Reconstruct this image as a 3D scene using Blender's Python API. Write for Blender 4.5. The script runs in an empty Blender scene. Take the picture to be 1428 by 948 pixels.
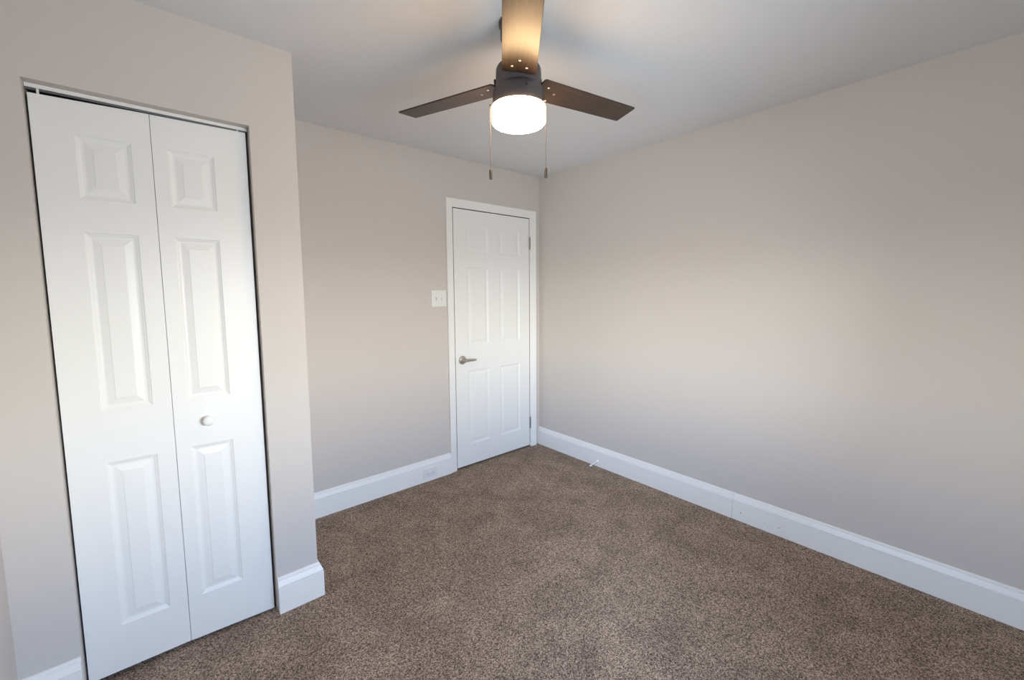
import bpy, bmesh, math, random
from mathutils import Vector, Matrix
random.seed(4)
S = bpy.context.scene
COL = S.collection

# ------------------------------------------------------------------ camera
F_PX, PY = 584.978, -14.4615
CAM = Vector((-2.6516, -2.7158, 1.4004))
YAW, PITCH, ROLL = 0.7083, -0.0900, -0.0071
fw = Vector((math.sin(YAW) * math.cos(PITCH), math.cos(YAW) * math.cos(PITCH), math.sin(PITCH)))
r0 = Vector((math.cos(YAW), -math.sin(YAW), 0))
u0 = r0.cross(fw)
rt = math.cos(ROLL) * r0 + math.sin(ROLL) * u0
up = -math.sin(ROLL) * r0 + math.cos(ROLL) * u0
cd = bpy.data.cameras.new('camera')
cam = bpy.data.objects.new('camera', cd)
COL.objects.link(cam)
cam.matrix_world = Matrix(((rt.x, up.x, -fw.x, CAM.x), (rt.y, up.y, -fw.y, CAM.y), (rt.z, up.z, -fw.z, CAM.z), (0, 0, 0, 1)))
cd.sensor_fit = 'HORIZONTAL'
cd.sensor_width = 36.0
cd.lens = F_PX / 1428 * 36.0
cd.shift_y = PY / 1428
cd.clip_start = 0.02
S.camera = cam

# ------------------------------------------------------------------ light
EXPOSURE = 0.74
HORIZON = (1.80, 1.87, 1.86)
SKY = (0.86, 1.17, 1.66)
ZENITH = (0.60, 0.78, 1.05)
GROUND = (0.67, 0.74, 0.80)
SKY_STRENGTH = 10.0
LAMP_COLOR = (1.0, 0.64, 0.32)
LAMP_STRENGTH = 23.0
# sash window in the left wall, beside the camera (y0, y1, z0, z1)
WY0, WY1, WZ0, WZ1 = -2.68, -1.82, 0.76, 1.70
# and a wider one in the wall behind the camera (x0, x1)
WX0, WX1 = -2.35, -0.95

S.view_settings.view_transform = 'Standard'
S.view_settings.look = 'None'
S.view_settings.gamma = 1
S.view_settings.use_curve_mapping = False
S.view_settings.exposure = EXPOSURE
S.cycles.max_bounces = 14
S.cycles.diffuse_bounces = 8
S.cycles.glossy_bounces = 4
S.cycles.transparent_max_bounces = 8
S.cycles.sample_clamp_indirect = 6
S.cycles.caustics_reflective = False
S.cycles.caustics_refractive = False

w = bpy.data.worlds.new('sky')
S.world = w
w.use_nodes = True
nt = w.node_tree
bg = nt.nodes['Background']
tc = nt.nodes.new('ShaderNodeTexCoord')
sp = nt.nodes.new('ShaderNodeSeparateXYZ')
mr = nt.nodes.new('ShaderNodeMapRange')
mr.inputs['From Min'].default_value = -1
mr.inputs['From Max'].default_value = 1
rp = nt.nodes.new('ShaderNodeValToRGB')
while len(rp.color_ramp.elements) < 5:
    rp.color_ramp.elements.new(0.5)
for el_, (sin_el, c_) in zip(rp.color_ramp.elements, ((-0.06, GROUND), (0.03, HORIZON), (0.13, HORIZON), (0.22, SKY), (0.8, ZENITH))):
    el_.position = (sin_el + 1) / 2
    el_.color = (*c_, 1)
nt.links.new(tc.outputs['Generated'], sp.inputs[0])
nt.links.new(sp.outputs['Z'], mr.inputs['Value'])
nt.links.new(mr.outputs[0], rp.inputs[0])
nt.links.new(rp.outputs[0], bg.inputs[0])
bg.inputs[1].default_value = SKY_STRENGTH

def portal(loc, rot, sx, sy):
    al = bpy.data.lights.new('window_portal', 'AREA')
    al.shape = 'RECTANGLE'
    al.size, al.size_y = sx, sy
    al.cycles.is_portal = True
    o = bpy.data.objects.new('window_portal', al)
    COL.objects.link(o)
    o.location, o.rotation_euler = loc, rot
portal((-3.19, (WY0 + WY1) / 2, (WZ0 + WZ1) / 2), (math.pi / 2, 0, -math.pi / 2), WY1 - WY0, WZ1 - WZ0)   # shines toward +X
portal(((WX0 + WX1) / 2, -3.63, (WZ0 + WZ1) / 2), (math.pi / 2, 0, 0), WX1 - WX0, WZ1 - WZ0)              # shines toward +Y

# ------------------------------------------------------------------ materials
def mat(name, color, rough=0.5, metal=0.0, spec=0.5, emit=None, strength=0.0):
    m = bpy.data.materials.new(name)
    m.use_nodes = True
    b = m.node_tree.nodes['Principled BSDF']
    b.inputs['Base Color'].default_value = (*color, 1)
    b.inputs['Roughness'].default_value = rough
    b.inputs['Metallic'].default_value = metal
    b.inputs['Specular IOR Level'].default_value = spec
    if emit:
        b.inputs['Emission Color'].default_value = (*emit, 1)
        b.inputs['Emission Strength'].default_value = strength
    return m

def nodes(m):
    return m.node_tree.nodes, m.node_tree.links, m.node_tree.nodes['Principled BSDF']

def add_bump(m, scale, strength, dist, detail=4, vec_scale=None):
    N, L, b = nodes(m)
    t = N.new('ShaderNodeTexCoord')
    n = N.new('ShaderNodeTexNoise')
    n.inputs['Scale'].default_value = scale
    n.inputs['Detail'].default_value = detail
    if vec_scale:
        mp = N.new('ShaderNodeMapping')
        mp.inputs['Scale'].default_value = vec_scale
        L.new(t.outputs['Object'], mp.inputs[0])
        L.new(mp.outputs[0], n.inputs['Vector'])
    else:
        L.new(t.outputs['Object'], n.inputs['Vector'])
    bp = N.new('ShaderNodeBump')
    bp.inputs['Strength'].default_value = strength
    bp.inputs['Distance'].default_value = dist
    L.new(n.outputs[0], bp.inputs['Height'])
    L.new(bp.outputs[0], b.inputs['Normal'])
    return n

M_WALL = mat('greige_wall_paint', (0.61, 0.572, 0.538), 0.55, spec=0.25)
add_bump(M_WALL, 60, 0.06, 0.004)
M_CEIL = mat('white_ceiling_paint', (0.73, 0.745, 0.765), 0.7, spec=0.2)
add_bump(M_CEIL, 40, 0.06, 0.004)
M_TRIM = mat('white_trim_paint', (0.86, 0.855, 0.835), 0.38, spec=0.35)
add_bump(M_TRIM, 25, 0.04, 0.003)
M_DOOR = mat('white_moulded_door_paint', (0.84, 0.845, 0.83), 0.38, spec=0.4)
add_bump(M_DOOR, 14, 0.10, 0.0015, vec_scale=(14, 14, 0.7))
M_PLASTIC = mat('white_plastic', (0.80, 0.80, 0.78), 0.35)
M_PLASTIC_SHADE = mat('grey_white_plastic', (0.66, 0.66, 0.65), 0.4)
M_NICKEL = mat('satin_nickel', (0.58, 0.54, 0.48), 0.28, 1.0)
M_STEEL = mat('grey_steel', (0.30, 0.30, 0.29), 0.4, 1.0)
M_HINGE = mat('worn_brass', (0.34, 0.26, 0.19), 0.42, 1.0)
M_BRONZE = mat('oil_rubbed_bronze', (0.085, 0.073, 0.074), 0.40, 0.4)
M_CHAIN = mat('antique_brass_chain', (0.075, 0.060, 0.048), 0.5, 0.2)
M_PULL = mat('dark_bronze_pull', (0.055, 0.045, 0.04), 0.5, 0.1)
M_HOLE = mat('dark_hole', (0.02, 0.018, 0.016), 0.9)
M_RUBBER = mat('white_rubber', (0.82, 0.82, 0.81), 0.6)
M_TRACK = mat('aluminium_track', (0.34, 0.35, 0.36), 0.4, 0.8)
M_CLOSET = mat('unpainted_closet_board', (0.30, 0.28, 0.26), 0.8)
M_GLASS_LIT = mat('lit_opal_glass', (0.9, 0.88, 0.82), 0.4, emit=LAMP_COLOR, strength=LAMP_STRENGTH)

# window pane: clear, with a fresnel reflection
M_PANE = bpy.data.materials.new('clear_window_glass')
M_PANE.use_nodes = True
N, L = M_PANE.node_tree.nodes, M_PANE.node_tree.links
N.clear()
o_ = N.new('ShaderNodeOutputMaterial')
mx = N.new('ShaderNodeMixShader')
fr = N.new('ShaderNodeFresnel')
tr = N.new('ShaderNodeBsdfTransparent')
gl = N.new('ShaderNodeBsdfGlossy')
gl.inputs['Roughness'].default_value = 0.02
L.new(fr.outputs[0], mx.inputs[0])
L.new(tr.outputs[0], mx.inputs[1])
L.new(gl.outputs[0], mx.inputs[2])
L.new(mx.outputs[0], o_.inputs[0])

# carpet: flecked cut pile
M_CARPET = mat('taupe_cut_pile_carpet', (0.15, 0.12, 0.10), 0.95, spec=0.1)
N, L, b = nodes(M_CARPET)
t = N.new('ShaderNodeTexCoord')
n1 = N.new('ShaderNodeTexVoronoi')                      # one cell per tuft
n1.inputs['Scale'].default_value = 300
n1.inputs['Randomness'].default_value = 1.0
L.new(t.outputs['Object'], n1.inputs['Vector'])
n3 = N.new('ShaderNodeTexNoise')
n3.inputs['Scale'].default_value = 90
n3.inputs['Detail'].default_value = 2
L.new(t.outputs['Object'], n3.inputs['Vector'])
ad = N.new('ShaderNodeMix')
ad.inputs[0].default_value = 0.35
sx = N.new('ShaderNodeSeparateXYZ')
L.new(n1.outputs['Color'], sx.inputs[0])
L.new(sx.outputs[0], ad.inputs[2])
L.new(n3.outputs[0], ad.inputs[3])
cr = N.new('ShaderNodeValToRGB')
cr.color_ramp.elements[0].position = 0.20
cr.color_ramp.elements[0].color = (0.072, 0.054, 0.042, 1)
cr.color_ramp.elements[1].position = 0.84
cr.color_ramp.elements[1].color = (0.57, 0.44, 0.345, 1)
e = cr.color_ramp.elements.new(0.5)
e.color = (0.25, 0.188, 0.146, 1)
L.new(ad.outputs[0], cr.inputs[0])
n2 = N.new('ShaderNodeTexNoise')                         # brushed nap patches
n2.inputs['Scale'].default_value = 5
n2.inputs['Detail'].default_value = 4
n2.inputs['Distortion'].default_value = 0.6
L.new(t.outputs['Object'], n2.inputs['Vector'])
m2 = N.new('ShaderNodeMapRange')
m2.inputs['From Min'].default_value = 0.3
m2.inputs['From Max'].default_value = 0.7
m2.inputs['To Min'].default_value = 0.80
m2.inputs['To Max'].default_value = 1.20
L.new(n2.outputs[0], m2.inputs['Value'])
mm = N.new('ShaderNodeMix')
mm.data_type = 'RGBA'
mm.blend_type = 'MULTIPLY'
mm.inputs[0].default_value = 1
L.new(cr.outputs[0], mm.inputs[6])
L.new(m2.outputs[0], mm.inputs[7])
L.new(mm.outputs[2], b.inputs['Base Color'])
bp = N.new('ShaderNodeBump')
bp.inputs['Strength'].default_value = 0.3
bp.inputs['Distance'].default_value = 0.003
bp.invert = True
L.new(n1.outputs['Distance'], bp.inputs['Height'])
L.new(bp.outputs[0], b.inputs['Normal'])

# fan blade: dark brown wood with long grain
M_WOOD = mat('dark_walnut_blade', (0.1, 0.07, 0.05), 0.37, spec=0.45)
N, L, b = nodes(M_WOOD)
t = N.new('ShaderNodeTexCoord')
mp = N.new('ShaderNodeMapping')
mp.inputs['Scale'].default_value = (2.5, 60, 60)
L.new(t.outputs['Object'], mp.inputs[0])
n1 = N.new('ShaderNodeTexNoise')
n1.inputs['Scale'].default_value = 3
n1.inputs['Detail'].default_value = 6
n1.inputs['Distortion'].default_value = 0.4
L.new(mp.outputs[0], n1.inputs['Vector'])
cr = N.new('ShaderNodeValToRGB')
cr.color_ramp.elements[0].position = 0.3
cr.color_ramp.elements[0].color = (0.014, 0.008, 0.005, 1)
cr.color_ramp.elements[1].position = 0.72
cr.color_ramp.elements[1].color = (0.062, 0.035, 0.021, 1)
L.new(n1.outputs[0], cr.inputs[0])
L.new(cr.outputs[0], b.inputs['Base Color'])
bp = N.new('ShaderNodeBump')
bp.inputs['Strength'].default_value = 0.12
bp.inputs['Distance'].default_value = 0.001
L.new(n1.outputs[0], bp.inputs['Height'])
L.new(bp.outputs[0], b.inputs['Normal'])

# ------------------------------------------------------------------ mesh helpers
def box(bm, x0, x1, y0, y1, z0, z1):
    vs = [bm.verts.new((x, y, z)) for z in (z0, z1) for y in (y0, y1) for x in (x0, x1)]
    for f in ((0, 2, 3, 1), (4, 5, 7, 6), (0, 1, 5, 4), (2, 6, 7, 3), (0, 4, 6, 2), (1, 3, 7, 5)):
        bm.faces.new([vs[i] for i in f])
    return vs

def lathe(bm, prof, seg=64, axis='Z', origin=(0, 0, 0), cap=True):
    o = Vector(origin)
    rings = []
    for r, h in prof:
        ring = []
        for i in range(seg):
            a = 2 * math.pi * i / seg
            c, s = r * math.cos(a), r * math.sin(a)
            v = {'Z': (c, s, h), 'Y': (c, h, s), 'X': (h, c, s)}[axis]
            ring.append(bm.verts.new(o + Vector(v)))
        rings.append(ring)
    for a, b_ in zip(rings, rings[1:]):
        for i in range(seg):
            j = (i + 1) % seg
            bm.faces.new((a[i], a[j], b_[j], b_[i]))
    if cap:
        bm.faces.new(rings[0])
        bm.faces.new(list(reversed(rings[-1])))

def extrude_profile(bm, prof, a, b_):
    """prof: list of points on the end plane given as functions a(p), b(p) -> Vector"""
    A = [bm.verts.new(a(p)) for p in prof]
    B = [bm.verts.new(b_(p)) for p in prof]
    n = len(prof)
    for i in range(n):
        j = (i + 1) % n
        bm.faces.new((A[i], A[j], B[j], B[i]))
    bm.faces.new(A)
    bm.faces.new(list(reversed(B)))

def obj(name, bm, m, parent=None, bevel=0.0, smooth=False, segs=2):
    bmesh.ops.remove_doubles(bm, verts=bm.verts, dist=1e-6)
    bmesh.ops.recalc_face_normals(bm, faces=bm.faces)
    me = bpy.data.meshes.new(name)
    bm.to_mesh(me)
    bm.free()
    me.materials.append(m)
    o = bpy.data.objects.new(name, me)
    COL.objects.link(o)
    if parent:
        o.parent = parent
    if smooth:
        for p in me.polygons:
            p.use_smooth = True
        me.set_sharp_from_angle(angle=math.radians(38))
    if bevel:
        md = o.modifiers.new('bevel', 'BEVEL')
        md.width = bevel
        md.segments = segs
        md.limit_method = 'ANGLE'
        md.angle_limit = math.radians(40)
    return o

def empty(name, loc, rotz=0.0):
    o = bpy.data.objects.new(name, None)
    COL.objects.link(o)
    o.location = loc
    o.rotation_euler = (0, 0, rotz)
    o.empty_display_size = 0.1
    return o

def tag(o, label=None, cat=None, group=None, kind=None):
    if label: o['label'] = label
    if cat: o['category'] = cat
    if group: o['group'] = group
    if kind: o['kind'] = kind
    return o

def struct(name, bm, m, label, cat, parent=None, bevel=0.0):
    return tag(obj(name, bm, m, parent, bevel), label, cat, kind='structure')

# ------------------------------------------------------------------ room shell
H = 2.396            # ceiling height
XL = -3.057          # left wall
YF = -3.50           # front wall, behind the camera
CY, CX = -0.7257, -2.1448        # closet face and its outer corner
OX0, OX1, OZ = -2.9128, -2.3135, 2.0644     # closet opening
DX0, DX1, DZ = -0.905, -0.1175, 2.034       # entry door opening
T = 0.12

bm = bmesh.new(); box(bm, XL - T, T, YF - T, 0.2, -0.06, 0)
struct('floor', bm, M_CARPET, 'taupe brown cut pile carpet covering the whole bedroom floor', 'carpet')
bm = bmesh.new(); box(bm, XL - T, T, YF - T, 0.2, H, H + 0.06)
struct('ceiling', bm, M_CEIL, 'plain white painted ceiling above the fan', 'ceiling')

bm = bmesh.new(); box(bm, 0, T, YF - T, 0.2, 0, H)
struct('wall_right', bm, M_WALL, 'long plain greige wall on the right side of the room', 'wall')
bm = bmesh.new()
box(bm, XL - T, DX0, 0, T, 0, H)
box(bm, DX1, 0, 0, T, 0, H)
box(bm, DX0, DX1, 0, T, DZ, H)
box(bm, XL - T, 0, T, 0.2, 0, H)
struct('wall_back', bm, M_WALL, 'greige back wall holding the six panel entry door', 'wall')
bm = bmesh.new()
box(bm, XL, OX0, CY, CY + 0.11, 0, H)
box(bm, OX1, CX, CY, CY + 0.11, 0, H)
box(bm, OX0, OX1, CY, CY + 0.11, OZ, H)
box(bm, CX - 0.11, CX, CY + 0.11, 0, 0, H)
struct('wall_closet', bm, M_WALL, 'greige closet wall around the bifold doors, jutting into the room', 'wall')
bm = bmesh.new()
box(bm, XL - T, XL, WY1, 0, 0, H)
box(bm, XL - T, XL, YF, WY0, 0, H)
box(bm, XL - T, XL, WY0, WY1, 0, WZ0)
box(bm, XL - T, XL, WY0, WY1, WZ1, H)
struct('wall_left', bm, M_WALL, 'greige left wall, a thin shaded sliver beside the closet', 'wall')
bm = bmesh.new()
box(bm, XL - T, WX0, YF - T, YF, 0, H)
box(bm, WX1, 0, YF - T, YF, 0, H)
box(bm, WX0, WX1, YF - T, YF, 0, WZ0)
box(bm, WX0, WX1, YF - T, YF, WZ1, H)
struct('wall_front', bm, M_WALL, 'greige wall behind the camera', 'wall')

# sash windows (the room's daylight); built facing +x, then turned
def ring(bm, x0, x1, y0, y1, z0, z1, t_):
    box(bm, x0, x1, y0, y0 + t_, z0, z1)
    box(bm, x0, x1, y1 - t_, y1, z0, z1)
    box(bm, x0, x1, y0 + t_, y1 - t_, z0, z0 + t_)
    box(bm, x0, x1, y0 + t_, y1 - t_, z1 - t_, z1)
def window(name, loc, rotz, hw, hh, label):
    win = tag(empty(name, loc, rotz), label, 'window', kind='structure')
    bm = bmesh.new(); ring(bm, 0, 0.018, -hw - 0.06, hw + 0.06, -0.06, hh + 0.06, 0.06)
    obj('window_casing', bm, M_TRIM, win, 0.004)
    bm = bmesh.new(); ring(bm, -0.075, -0.045, -hw, hw, 0, hh / 2 + 0.02, 0.035)
    lo = obj('lower_sash', bm, M_TRIM, win, 0.003)
    bm = bmesh.new(); ring(bm, -0.108, -0.078, -hw, hw, hh / 2 - 0.02, hh, 0.035)
    hi = obj('upper_sash', bm, M_TRIM, win, 0.003)
    bm = bmesh.new(); box(bm, -0.062, -0.058, -hw + 0.035, hw - 0.035, 0.035, hh / 2 - 0.015)
    obj('pane', bm, M_PANE, lo)
    bm = bmesh.new(); box(bm, -0.095, -0.091, -hw + 0.035, hw - 0.035, hh / 2 + 0.015, hh - 0.035)
    obj('pane', bm, M_PANE, hi)
window('window_1', (XL, (WY0 + WY1) / 2, WZ0), 0, (WY1 - WY0) / 2, WZ1 - WZ0, 'white double hung sash window in the left wall')
window('window_2', ((WX0 + WX1) / 2, YF, WZ0), math.pi / 2, (WX1 - WX0) / 2, WZ1 - WZ0, 'white double hung sash window in the wall behind the camera')

# ------------------------------------------------------------------ baseboards
TB, HB = 0.0203, 0.160
PROF = [(0, 0), (TB, 0), (TB, 0.1180), (TB - 0.007, 0.1200), (TB - 0.007, 0.1225), (TB - 0.0005, 0.125),
        (0.0110, 0.1460), (0.0075, 0.1470), (0.0075, 0.1495), (0.0090, 0.1510), (0.0080, 0.1550), (0.0035, HB), (0, HB)]
def base_x(bm, x0, x1, y, m0=0, m1=0):      # board on a wall facing -y; m0/m1 mitre the ends outward
    extrude_profile(bm, PROF, lambda p: Vector((x0 - m0 * p[0], y - p[0], p[1])), lambda p: Vector((x1 + m1 * p[0], y - p[0], p[1])))
def base_y(bm, y0, y1, x, s, m0=0):         # board on a wall facing s*x
    extrude_profile(bm, PROF, lambda p: Vector((x + s * p[0], y0 - m0 * p[0], p[1])), lambda p: Vector((x + s * p[0], y1, p[1])))

bm = bmesh.new()
base_y(bm, -1.7142, -0.001, 0, -1)
base_y(bm, YF, -1.7155, 0, -1)
bbr = struct('baseboard_right', bm, M_TRIM, 'long white moulded baseboard along the right wall, with a butt joint', 'baseboard')
for yy, zz, rr in ((-1.7649, 0.0549, 0.0028), (-1.9706, 0.050, 0.0026), (-1.8969, 0.0481, 0.0016)):
    bm = bmesh.new()
    lathe(bm, [(rr, -TB - 0.0006), (rr, -TB + 0.002)], 16, 'X', (0, yy, zz))
    tag(obj('nail_hole', bm, M_HOLE, bbr), 'small dark nail hole')
bm = bmesh.new(); base_x(bm, CX, -0.968, 0)
struct('baseboard_back', bm, M_TRIM, 'white moulded baseboard on the back wall, left of the entry door', 'baseboard')
bm = bmesh.new()
base_x(bm, OX1 + 0.002, CX, CY, 0, 1)
extrude_profile(bm, PROF, lambda p: Vector((CX + p[0], CY - p[0], p[1])), lambda p: Vector((CX + p[0], -0.021, p[1])))
struct('baseboard_closet', bm, M_TRIM, 'short white moulded baseboard wrapping the closet corner', 'baseboard')
bm = bmesh.new(); base_x(bm, XL, OX0 - 0.002, CY)
struct('baseboard_closet_left', bm, M_TRIM, 'short white baseboard between the left wall and the bifold doors', 'baseboard')
bm = bmesh.new(); base_y(bm, YF, CY - 0.021, XL, 1)
struct('baseboard_left', bm, M_TRIM, 'white moulded baseboard along the left wall', 'baseboard')
bm = bmesh.new()
extrude_profile(bm, PROF, lambda p: Vector((XL + 0.021, YF + p[0], p[1])), lambda p: Vector((-0.021, YF + p[0], p[1])))
struct('baseboard_front', bm, M_TRIM, 'white moulded baseboard along the wall behind the camera', 'baseboard')

# ------------------------------------------------------------------ entry door and casing
CT = 0.016
CP = [(0, 0), (0.057, 0), (0.057, -CT), (0.050, -CT), (0.044, -CT + 0.002), (0.014, -0.010), (0.006, -0.0085), (0, -0.007)]
bm = bmesh.new()
ci0, ci1, cz = -0.911, -0.110, 2.038
extrude_profile(bm, CP, lambda p: Vector((ci0 - p[0], p[1], 0)), lambda p: Vector((ci0 - p[0], p[1], cz + p[0])))
extrude_profile(bm, CP, lambda p: Vector((ci1 + p[0], p[1], 0)), lambda p: Vector((ci1 + p[0], p[1], cz + p[0])))
extrude_profile(bm, CP, lambda p: Vector((ci0 - p[0], p[1], cz + p[0])), lambda p: Vector((ci1 + p[0], p[1], cz + p[0])))
struct('trim_1', bm, M_TRIM, 'white moulded casing framing the entry door', 'door frame')
bm = bmesh.new()
box(bm, DX0 - 0.0062, DX0, -0.0005, T, 0, DZ)
box(bm, DX1, DX1 + 0.0076, -0.0005, T, 0, DZ)
box(bm, DX0 - 0.0062, DX1 + 0.0076, -0.0005, T, DZ, DZ + 0.006)
box(bm, DX0, DX0 + 0.012, 0.038, 0.07, 0, DZ)
box(bm, DX1 - 0.012, DX1, 0.038, 0.07, 0, DZ)
box(bm, DX0, DX1, 0.038, 0.07, DZ - 0.012, DZ)
struct('trim_2', bm, M_TRIM, 'white jamb lining inside the entry door casing', 'door frame')

RINGS = [(0.0, 0.0), (0.0035, 0.0030), (0.0055, 0.0034), (0.012, 0.0068), (0.0175, 0.0074), (0.021, 0.0070), (0.040, 0.0026), (0.0412, 0.0012)]
def panel_slab(bm, x0, x1, z0, z1, yf, yb, cols, rows, rings=RINGS):
    xs = sorted({x0, x1, *[c for p in cols for c in p]})
    zs = sorted({z0, z1, *[c for p in rows for c in p]})
    def quad(a, b_, c, d):
        bm.faces.new([bm.verts.new(v) for v in (a, b_, c, d)])
    for i in range(len(xs) - 1):
        for j in range(len(zs) - 1):
            a, b_, c, d = xs[i], xs[i + 1], zs[j], zs[j + 1]
            if (a, b_) in cols and (c, d) in rows:
                prev = None
                for off, dep in rings:
                    q = [Vector((a + off, yf + dep, c + off)), Vector((b_ - off, yf + dep, c + off)),
                         Vector((b_ - off, yf + dep, d - off)), Vector((a + off, yf + dep, d - off))]
                    if prev:
                        for k in range(4):
                            l = (k + 1) % 4
                            quad(prev[k], prev[l], q[l], q[k])
                    prev = q
                quad(*prev)
            else:
                quad((a, yf, c), (b_, yf, c), (b_, yf, d), (a, yf, d))
    # edges and back
    for j in range(len(zs) - 1):
        for x in (x0, x1):
            quad((x, yf, zs[j]), (x, yb, zs[j]), (x, yb, zs[j + 1]), (x, yf, zs[j + 1]))
    for i in range(len(xs) - 1):
        for z in (z0, z1):
            quad((xs[i], yf, z), (xs[i + 1], yf, z), (xs[i + 1], yb, z), (xs[i], yb, z))
        for j in range(len(zs) - 1):
            quad((xs[i], yb, zs[j]), (xs[i + 1], yb, zs[j]), (xs[i + 1], yb, zs[j + 1]), (xs[i], yb, zs[j + 1]))

door = tag(empty('door_1', (0, 0, 0)), 'white six panel entry door with a lever handle, in the far corner', 'door', kind='structure')
bm = bmesh.new()
panel_slab(bm, -0.8995, -0.1225, 0.014, 2.0275, 0.0, 0.035,
           [(-0.7855, -0.5735), (-0.4605, -0.2355)],
           [(0.180, 0.7815), (0.979, 1.5935), (1.700, 1.9185)])
obj('door_slab', bm, M_DOOR, door)
lev = empty('lever_handle', (-0.8375, 0, 0.872)); lev.parent = door
lev['label'] = 'satin nickel lever handle'
bm = bmesh.new()
lathe(bm, [(0.034, 0), (0.034, -0.004), (0.031, -0.009), (0.020, -0.012), (0.0125, -0.013), (0.0115, -0.030), (0.0135, -0.034), (0.0135, -0.056), (0.010, -0.060)], 48, 'Y')
obj('rosette', bm, M_NICKEL, lev, smooth=True)
bm = bmesh.new()
secs = [(0.000, 0.0115, 0.0075, -0.047, 0.0), (0.020, 0.0110, 0.0075, -0.048, 0.0), (0.050, 0.0095, 0.0065, -0.050, -0.001), (0.080, 0.0080, 0.0060, -0.051, -0.002), (0.096, 0.0070, 0.0060, -0.050, -0.002), (0.100, 0.0045, 0.0045, -0.050, -0.002)]
prev = None
for x, hz, hy, y, z in secs:
    rr = [bm.verts.new((x, y + hy * math.cos(a), z + hz * math.sin(a))) for a in [2 * math.pi * k / 20 for k in range(20)]]
    if prev:
        for k in range(20):
            bm.faces.new((prev[k], prev[(k + 1) % 20], rr[(k + 1) % 20], rr[k]))
    else:
        bm.faces.new(rr)
    prev = rr
bm.faces.new(list(reversed(prev)))
obj('lever', bm, M_NICKEL, lev, smooth=True)
bm = bmesh.new()
box(bm, -0.9003, -0.8992, 0.004, 0.030, 0.842, 0.902)
obj('latch_plate', bm, M_STEEL, door)
for zc, mh, lb in ((1.818, M_HINGE, 'worn brass coloured hinge'), (0.222, M_STEEL, 'dark grey steel hinge')):
    bm = bmesh.new()
    z0 = zc - 0.05
    for k in range(5):
        lathe(bm, [(0.0056, z0 + k * 0.02 + 0.0006), (0.0056, z0 + k * 0.02 + 0.0194)], 20, 'Z', (-0.1195, -0.0052, 0))
    lathe(bm, [(0.0035, z0 - 0.003), (0.0035, z0 + 0.104)], 16, 'Z', (-0.1195, -0.0052, 0))
    box(bm, -0.1217, -0.1202, -0.004, 0.028, z0, z0 + 0.1)
    tag(obj('hinge', bm, mh, door, smooth=True), lb)

# ------------------------------------------------------------------ closet bifold doors
BF, BB = -0.689, -0.655
BR = [(0.1925, 0.8055), (0.992, 1.6105), (1.7215, 1.9285)]
bif = tag(empty('door_2', (-2.6165, BF, 0)), 'white two leaf bifold closet door with moulded panels, on the left', 'door', kind='structure')
def leaf(x0, x1, c, zb, zt):      # zb, zt: bottom and top heights at the two edges (the leaves hang slightly out of square)
    bm = bmesh.new()
    panel_slab(bm, x0, x1, 0.020, 2.04, BF, BB, [c], BR)
    for v in bm.verts:
        k = (v.co.x - x0) / (x1 - x0)
        if v.co.z > 2.0:
            v.co.z = zt[0] + (zt[1] - zt[0]) * k
        elif v.co.z < 0.1:
            v.co.z = zb[0] + (zb[1] - zb[0]) * k
    o = obj('door_leaf', bm, M_DOOR, bif)
    o.matrix_parent_inverse = Matrix.Translation((2.6165, -BF, 0))
    return o
lf = leaf(-2.9063, -2.6172, (-2.8105, -2.6715), (0.0225, 0.0200), (2.0335, 2.0410))
rl = leaf(-2.6157, -2.3225, (-2.5720, -2.4325), (0.0190, 0.0060), (2.0405, 2.0440))
lf['label'] = 'left leaf of the bifold door'
rl['label'] = 'right leaf of the bifold door, with a round knob'
bm = bmesh.new()
lathe(bm, [(0.009, 0), (0.009, -0.006), (0.0085, -0.012), (0.013, -0.016), (0.0185, -0.021), (0.0195, -0.026), (0.0175, -0.031), (0.012, -0.0345), (0.005, -0.0358)], 40, 'Y', (-2.511, BF, 0.903))
obj('knob', bm, M_DOOR, rl, smooth=True)
for par, xs in ((lf, (-2.884,)), (rl, (-2.348,))):
    for x in xs:
        bm = bmesh.new()
        lathe(bm, [(0.0035, 2.031), (0.0035, 2.052)], 16, 'Z', (x, -0.680, 0))
        obj('top_pivot', bm, M_PLASTIC, par, smooth=True)
# track under the header
trk = tag(empty('bifold_track', (-2.613, -0.672, OZ)), 'slim metal bifold track fixed under the closet header', 'door track')
bm = bmesh.new()
box(bm, -0.2985, 0.2985, -0.0135, -0.0115, -0.0125, -0.0005)
box(bm, -0.2985, 0.2985, 0.0115, 0.0135, -0.0125, -0.0005)
box(bm, -0.2985, 0.2985, -0.0115, 0.0115, -0.0025, -0.0005)
obj('track_channel', bm, M_TRIM, trk)
bm = bmesh.new()
box(bm, -0.2985, 0.2985, -0.0045, 0.0025, -0.0165, -0.0145)
box(bm, -0.2985, 0.2985, -0.0015, 0.0005, -0.0145, -0.0025)
obj('guide_rail', bm, M_TRACK, trk)

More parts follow.
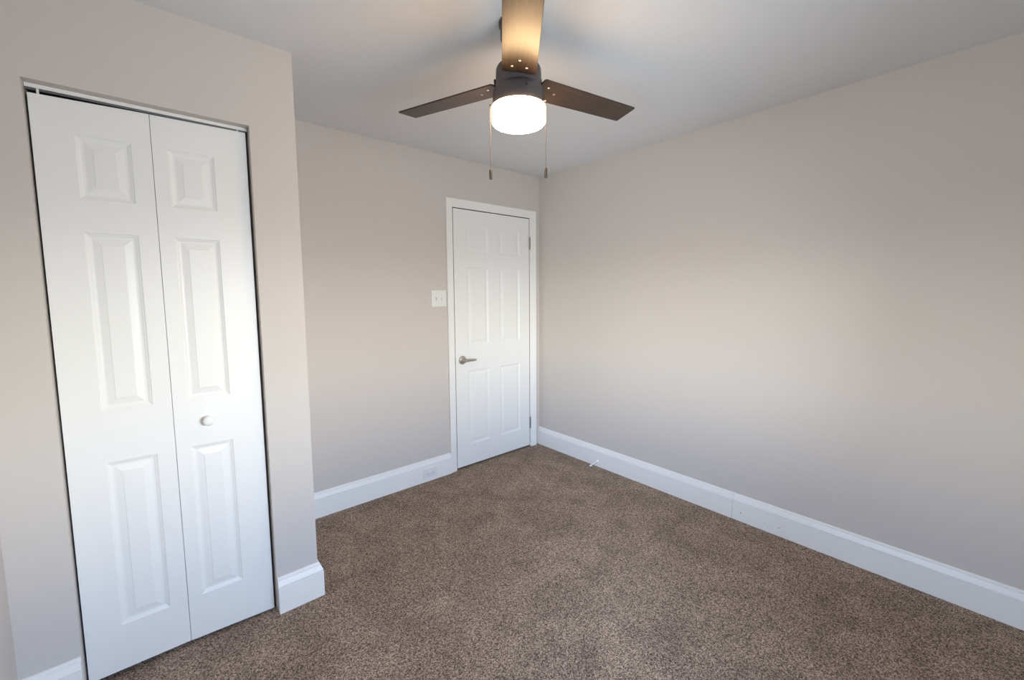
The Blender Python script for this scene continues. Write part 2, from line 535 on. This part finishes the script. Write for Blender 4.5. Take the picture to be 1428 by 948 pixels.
# ------------------------------------------------------------------ switch, outlet, door stop
sw = tag(empty('light_switch', (-1.0385, 0, 1.354)), 'white double toggle light switch plate left of the entry door', 'light switch')
bm = bmesh.new(); box(bm, -0.0625, 0.0625, -0.006, 0, -0.061, 0.061)
obj('switch_plate', bm, M_PLASTIC, sw, 0.004, segs=3)
for x, s in ((-0.023, 1), (0.023, -1)):
    bm = bmesh.new()
    box(bm, x - 0.006, x + 0.006, -0.0068, -0.0055, -0.0125, 0.0125)
    obj('toggle_slot', bm, M_PLASTIC_SHADE, sw)
    bm = bmesh.new()
    vs = box(bm, x - 0.0046, x + 0.0046, -0.019, -0.0065, -0.0045, 0.0045)
    for v in vs:
        if v.co.y < -0.018:
            v.co.z += 0.009 * s
    obj('toggle', bm, M_PLASTIC, sw, 0.0012)
    for z in (-0.030, 0.030):
        bm = bmesh.new()
        lathe(bm, [(0.0030, -0.0058), (0.0030, -0.0068), (0.0016, -0.0074)], 16, 'Y', (x, 0, z))
        obj('screw', bm, M_PLASTIC_SHADE, sw, smooth=True)

ou = tag(empty('wall_outlet', (-1.155, -TB, 0.062)), 'white duplex outlet set sideways in the back baseboard', 'electrical outlet')
bm = bmesh.new(); box(bm, -0.0575, 0.0575, -0.005, 0, -0.035, 0.035)
obj('outlet_plate', bm, M_PLASTIC, ou, 0.003)
for x in (-0.0195, 0.0195):
    bm = bmesh.new()
    lathe(bm, [(0.0165, -0.0045), (0.0165, -0.0066), (0.0155, -0.0072)], 32, 'Y', (x, 0, 0))
    rc = obj('receptacle', bm, M_PLASTIC, ou, smooth=True)
    bm = bmesh.new()
    for z in (-0.0063, 0.0063):
        box(bm, x - 0.0055, x + 0.0025, -0.0075, -0.0070, z - 0.0009, z + 0.0009)
    lathe(bm, [(0.0022, -0.0070), (0.0022, -0.0075)], 12, 'Y', (x + 0.008, 0, 0))
    obj('slots', bm, M_HOLE, rc)
bm = bmesh.new()
lathe(bm, [(0.0028, -0.0048), (0.0028, -0.0058), (0.0015, -0.0062)], 16, 'Y')
obj('screw', bm, M_PLASTIC_SHADE, ou, smooth=True)

ds = tag(empty('door_stop', (-TB, -0.684, 0.043)), 'small white spring door stop on the right baseboard', 'door stop')
bm = bmesh.new()
lathe(bm, [(0.0110, 0), (0.0110, -0.003), (0.006, -0.008)], 32, 'X')
obj('base', bm, M_RUBBER, ds, smooth=True)
bm = bmesh.new()
prof = []
for k in range(23):
    prof += [(0.0052, -0.008 - k * 0.003), (0.0042, -0.0095 - k * 0.003)]
lathe(bm, prof, 20, 'X')
for v in bm.verts:
    v.co.z -= 2.2 * v.co.x ** 2
obj('spring', bm, M_RUBBER, ds, smooth=True)
bm = bmesh.new()
lathe(bm, [(0.0065, -0.074), (0.0078, -0.077), (0.0078, -0.089), (0.005, -0.0925)], 24, 'X', (0, 0, -0.0135))
obj('rubber_tip', bm, M_RUBBER, ds, smooth=True)

# ------------------------------------------------------------------ ceiling fan
FX, FY = -1.5486, -1.4759
fan = tag(empty('ceiling_fan', (FX, FY, H)), 'dark bronze three blade ceiling fan with a lit white drum shade', 'ceiling fan')
def fobj(name, bm, m, par=None, **k):
    o = obj(name, bm, m, par or fan, **k)
    return o
def Z(z): return z - H
bm = bmesh.new()
lathe(bm, [(0.0725, Z(H) - 0.0005), (0.0725, Z(2.387)), (0.0675, Z(2.383)), (0.0655, Z(2.338)), (0.057, Z(2.322)), (0.030, Z(2.316))], 64)
fobj('canopy', bm, M_BRONZE, smooth=True)
bm = bmesh.new()
lathe(bm, [(0.026, Z(2.318)), (0.026, Z(2.243))], 40)
fobj('neck', bm, M_BRONZE, smooth=True)
bm = bmesh.new()
lathe(bm, [(0.030, Z(2.245)), (0.070, Z(2.243)), (0.080, Z(2.238)), (0.0845, Z(2.229)), (0.0855, Z(2.216)), (0.0860, Z(2.194)), (0.0855, Z(2.166))], 72)
fobj('motor_housing', bm, M_BRONZE, smooth=True)
bm = bmesh.new()
lathe(bm, [(0.0850, Z(2.167)), (0.0890, Z(2.163)), (0.0945, Z(2.155)), (0.0972, Z(2.143)), (0.0985, Z(2.098)), (0.0975, Z(2.093))], 72)
lh = fobj('light_housing', bm, M_BRONZE, smooth=True)
bm = bmesh.new()
lathe(bm, [(0.0965, Z(2.0955)), (0.1015, Z(2.0945)), (0.1030, Z(2.092)), (0.1030, Z(2.047)), (0.1010, Z(2.039)), (0.0950, Z(2.0325)), (0.085, Z(2.029)), (0.060, Z(2.0275)), (0.020, Z(2.027))], 72)
tag(fobj('light_shade', bm, M_GLASS_LIT, smooth=True), 'glowing white glass drum shade')
dirc = Vector((CAM.x - FX, CAM.y - FY, 0)).normalized()
side = Vector((-dirc.y, dirc.x, 0))          # to the right as seen from the camera
BZ = 2.1823
TH = 4.01561
TILT = -0.14132
R0, R1, W0, W1 = 0.0816, 0.56, 0.1254, 0.1117
def bw(x): return (W0 + (W1 - W0) * (x - R0) / (R1 - R0)) / 2
bm = bmesh.new()
pts = []
def corner(cx, cy, sx, sy, rad):
    out = []
    for k in range(5):
        a = k / 4 * math.pi / 2
        out.append((cx + sx * rad * (math.sin(a) - 1), cy + sy * rad * (math.cos(a) - 1)))
    return out
pts += corner(R1, bw(R1), 1, 1, 0.006)
pts += list(reversed(corner(R1, -bw(R1), 1, -1, 0.006)))
pts += corner(R0, -bw(R0), -1, -1, 0.010)
pts += list(reversed(corner(R0, bw(R0), -1, 1, 0.010)))
lo_ = [bm.verts.new((x, y, -0.0028)) for x, y in pts]
hi_ = [bm.verts.new((x, y, 0.0028)) for x, y in pts]
bm.faces.new(lo_); bm.faces.new(list(reversed(hi_)))
for i in range(len(pts)):
    j = (i + 1) % len(pts)
    bm.faces.new((lo_[i], lo_[j], hi_[j], hi_[i]))
blade_o = fobj('blade', bm, M_WOOD, bevel=0.001)
bm = bmesh.new()
box(bm, 0.0835, 0.175, -0.020, 0.020, 0.0030, 0.0065)
box(bm, 0.0885, 0.0945, -0.022, 0.022, 0.0030, 0.030)
box(bm, 0.0800, 0.0890, -0.014, 0.014, 0.0120, 0.024)
bracket_o = fobj('blade_bracket', bm, M_BRONZE, blade_o, bevel=0.001)
screws_o = []
for x, y in ((0.165, 0.0), (0.122, 0.026), (0.122, -0.026)):
    bm = bmesh.new()
    lathe(bm, [(0.0052, -0.0026), (0.0052, -0.0038), (0.0034, -0.0052), (0.001, -0.0055)], 20, 'Z', (x, y, 0))
    screws_o.append(fobj('screw', bm, M_NICKEL, blade_o, smooth=True))
def place_blade(o, k):
    a = TH + k * 2 * math.pi / 3
    o.matrix_local = Matrix.Translation((0, 0, Z(BZ))) @ Matrix.Rotation(a, 4, 'Z') @ Matrix.Rotation(TILT, 4, 'X')
place_blade(blade_o, 0)
for k in (1, 2):
    nb = blade_o.copy(); COL.objects.link(nb); nb.parent = fan
    place_blade(nb, k)
    for c in [bracket_o] + screws_o:
        q = c.copy(); COL.objects.link(q); q.parent = nb
# pull chains
for s, zt, zb, mpull in ((side * -0.1085 + dirc * 0.0, 2.103, 1.868, M_PULL), (side * 0.1005 + dirc * 0.036, 2.103, 1.862, M_CHAIN)):
    s = s.copy()
    bm = bmesh.new()
    prof = []
    z = zt
    while z > zb:
        prof += [(0.0008, Z(z)), (0.00135, Z(z - 0.0013)), (0.00135, Z(z - 0.0023)), (0.0008, Z(z - 0.0034))]
        z -= 0.0036
    lathe(bm, prof, 8, 'Z', (s.x, s.y, 0))
    ch = fobj('pull_chain', bm, M_CHAIN, smooth=True)
    bm = bmesh.new()
    lathe(bm, [(0.0016, Z(zb + 0.001)), (0.0050, Z(zb - 0.0005)), (0.0058, Z(zb - 0.003)), (0.0058, Z(zb - 0.034)), (0.0050, Z(zb - 0.0365))], 24, 'Z', (s.x, s.y, 0))
    fobj('chain_pull', bm, mpull, ch, smooth=True)
    # little chain outlet on the housing
    d = s.normalized()
    bm = bmesh.new()
    lathe(bm, [(0.0036, 0.094), (0.0036, s.length + 0.0015), (0.002, s.length + 0.003)], 16, 'X')
    for v in bm.verts:
        x, y, z = v.co
        v.co = Vector((d.x * x - d.y * y, d.y * x + d.x * y, z + Z(2.1045)))
    fobj('chain_outlet', bm, M_BRONZE, lh, smooth=True)
bm = bmesh.new()
d = (dirc * 0.94 + side * 0.30).normalized()
lathe(bm, [(0.0045, 0.094), (0.0045, 0.0992), (0.003, 0.1002)], 20, 'X')
for v in bm.verts:
    x, y, z = v.co
    v.co = Vector((d.x * x - d.y * y, d.y * x + d.x * y, z + Z(2.137)))
tag(fobj('set_screw', bm, M_HOLE, lh, smooth=True), 'dark set screw')
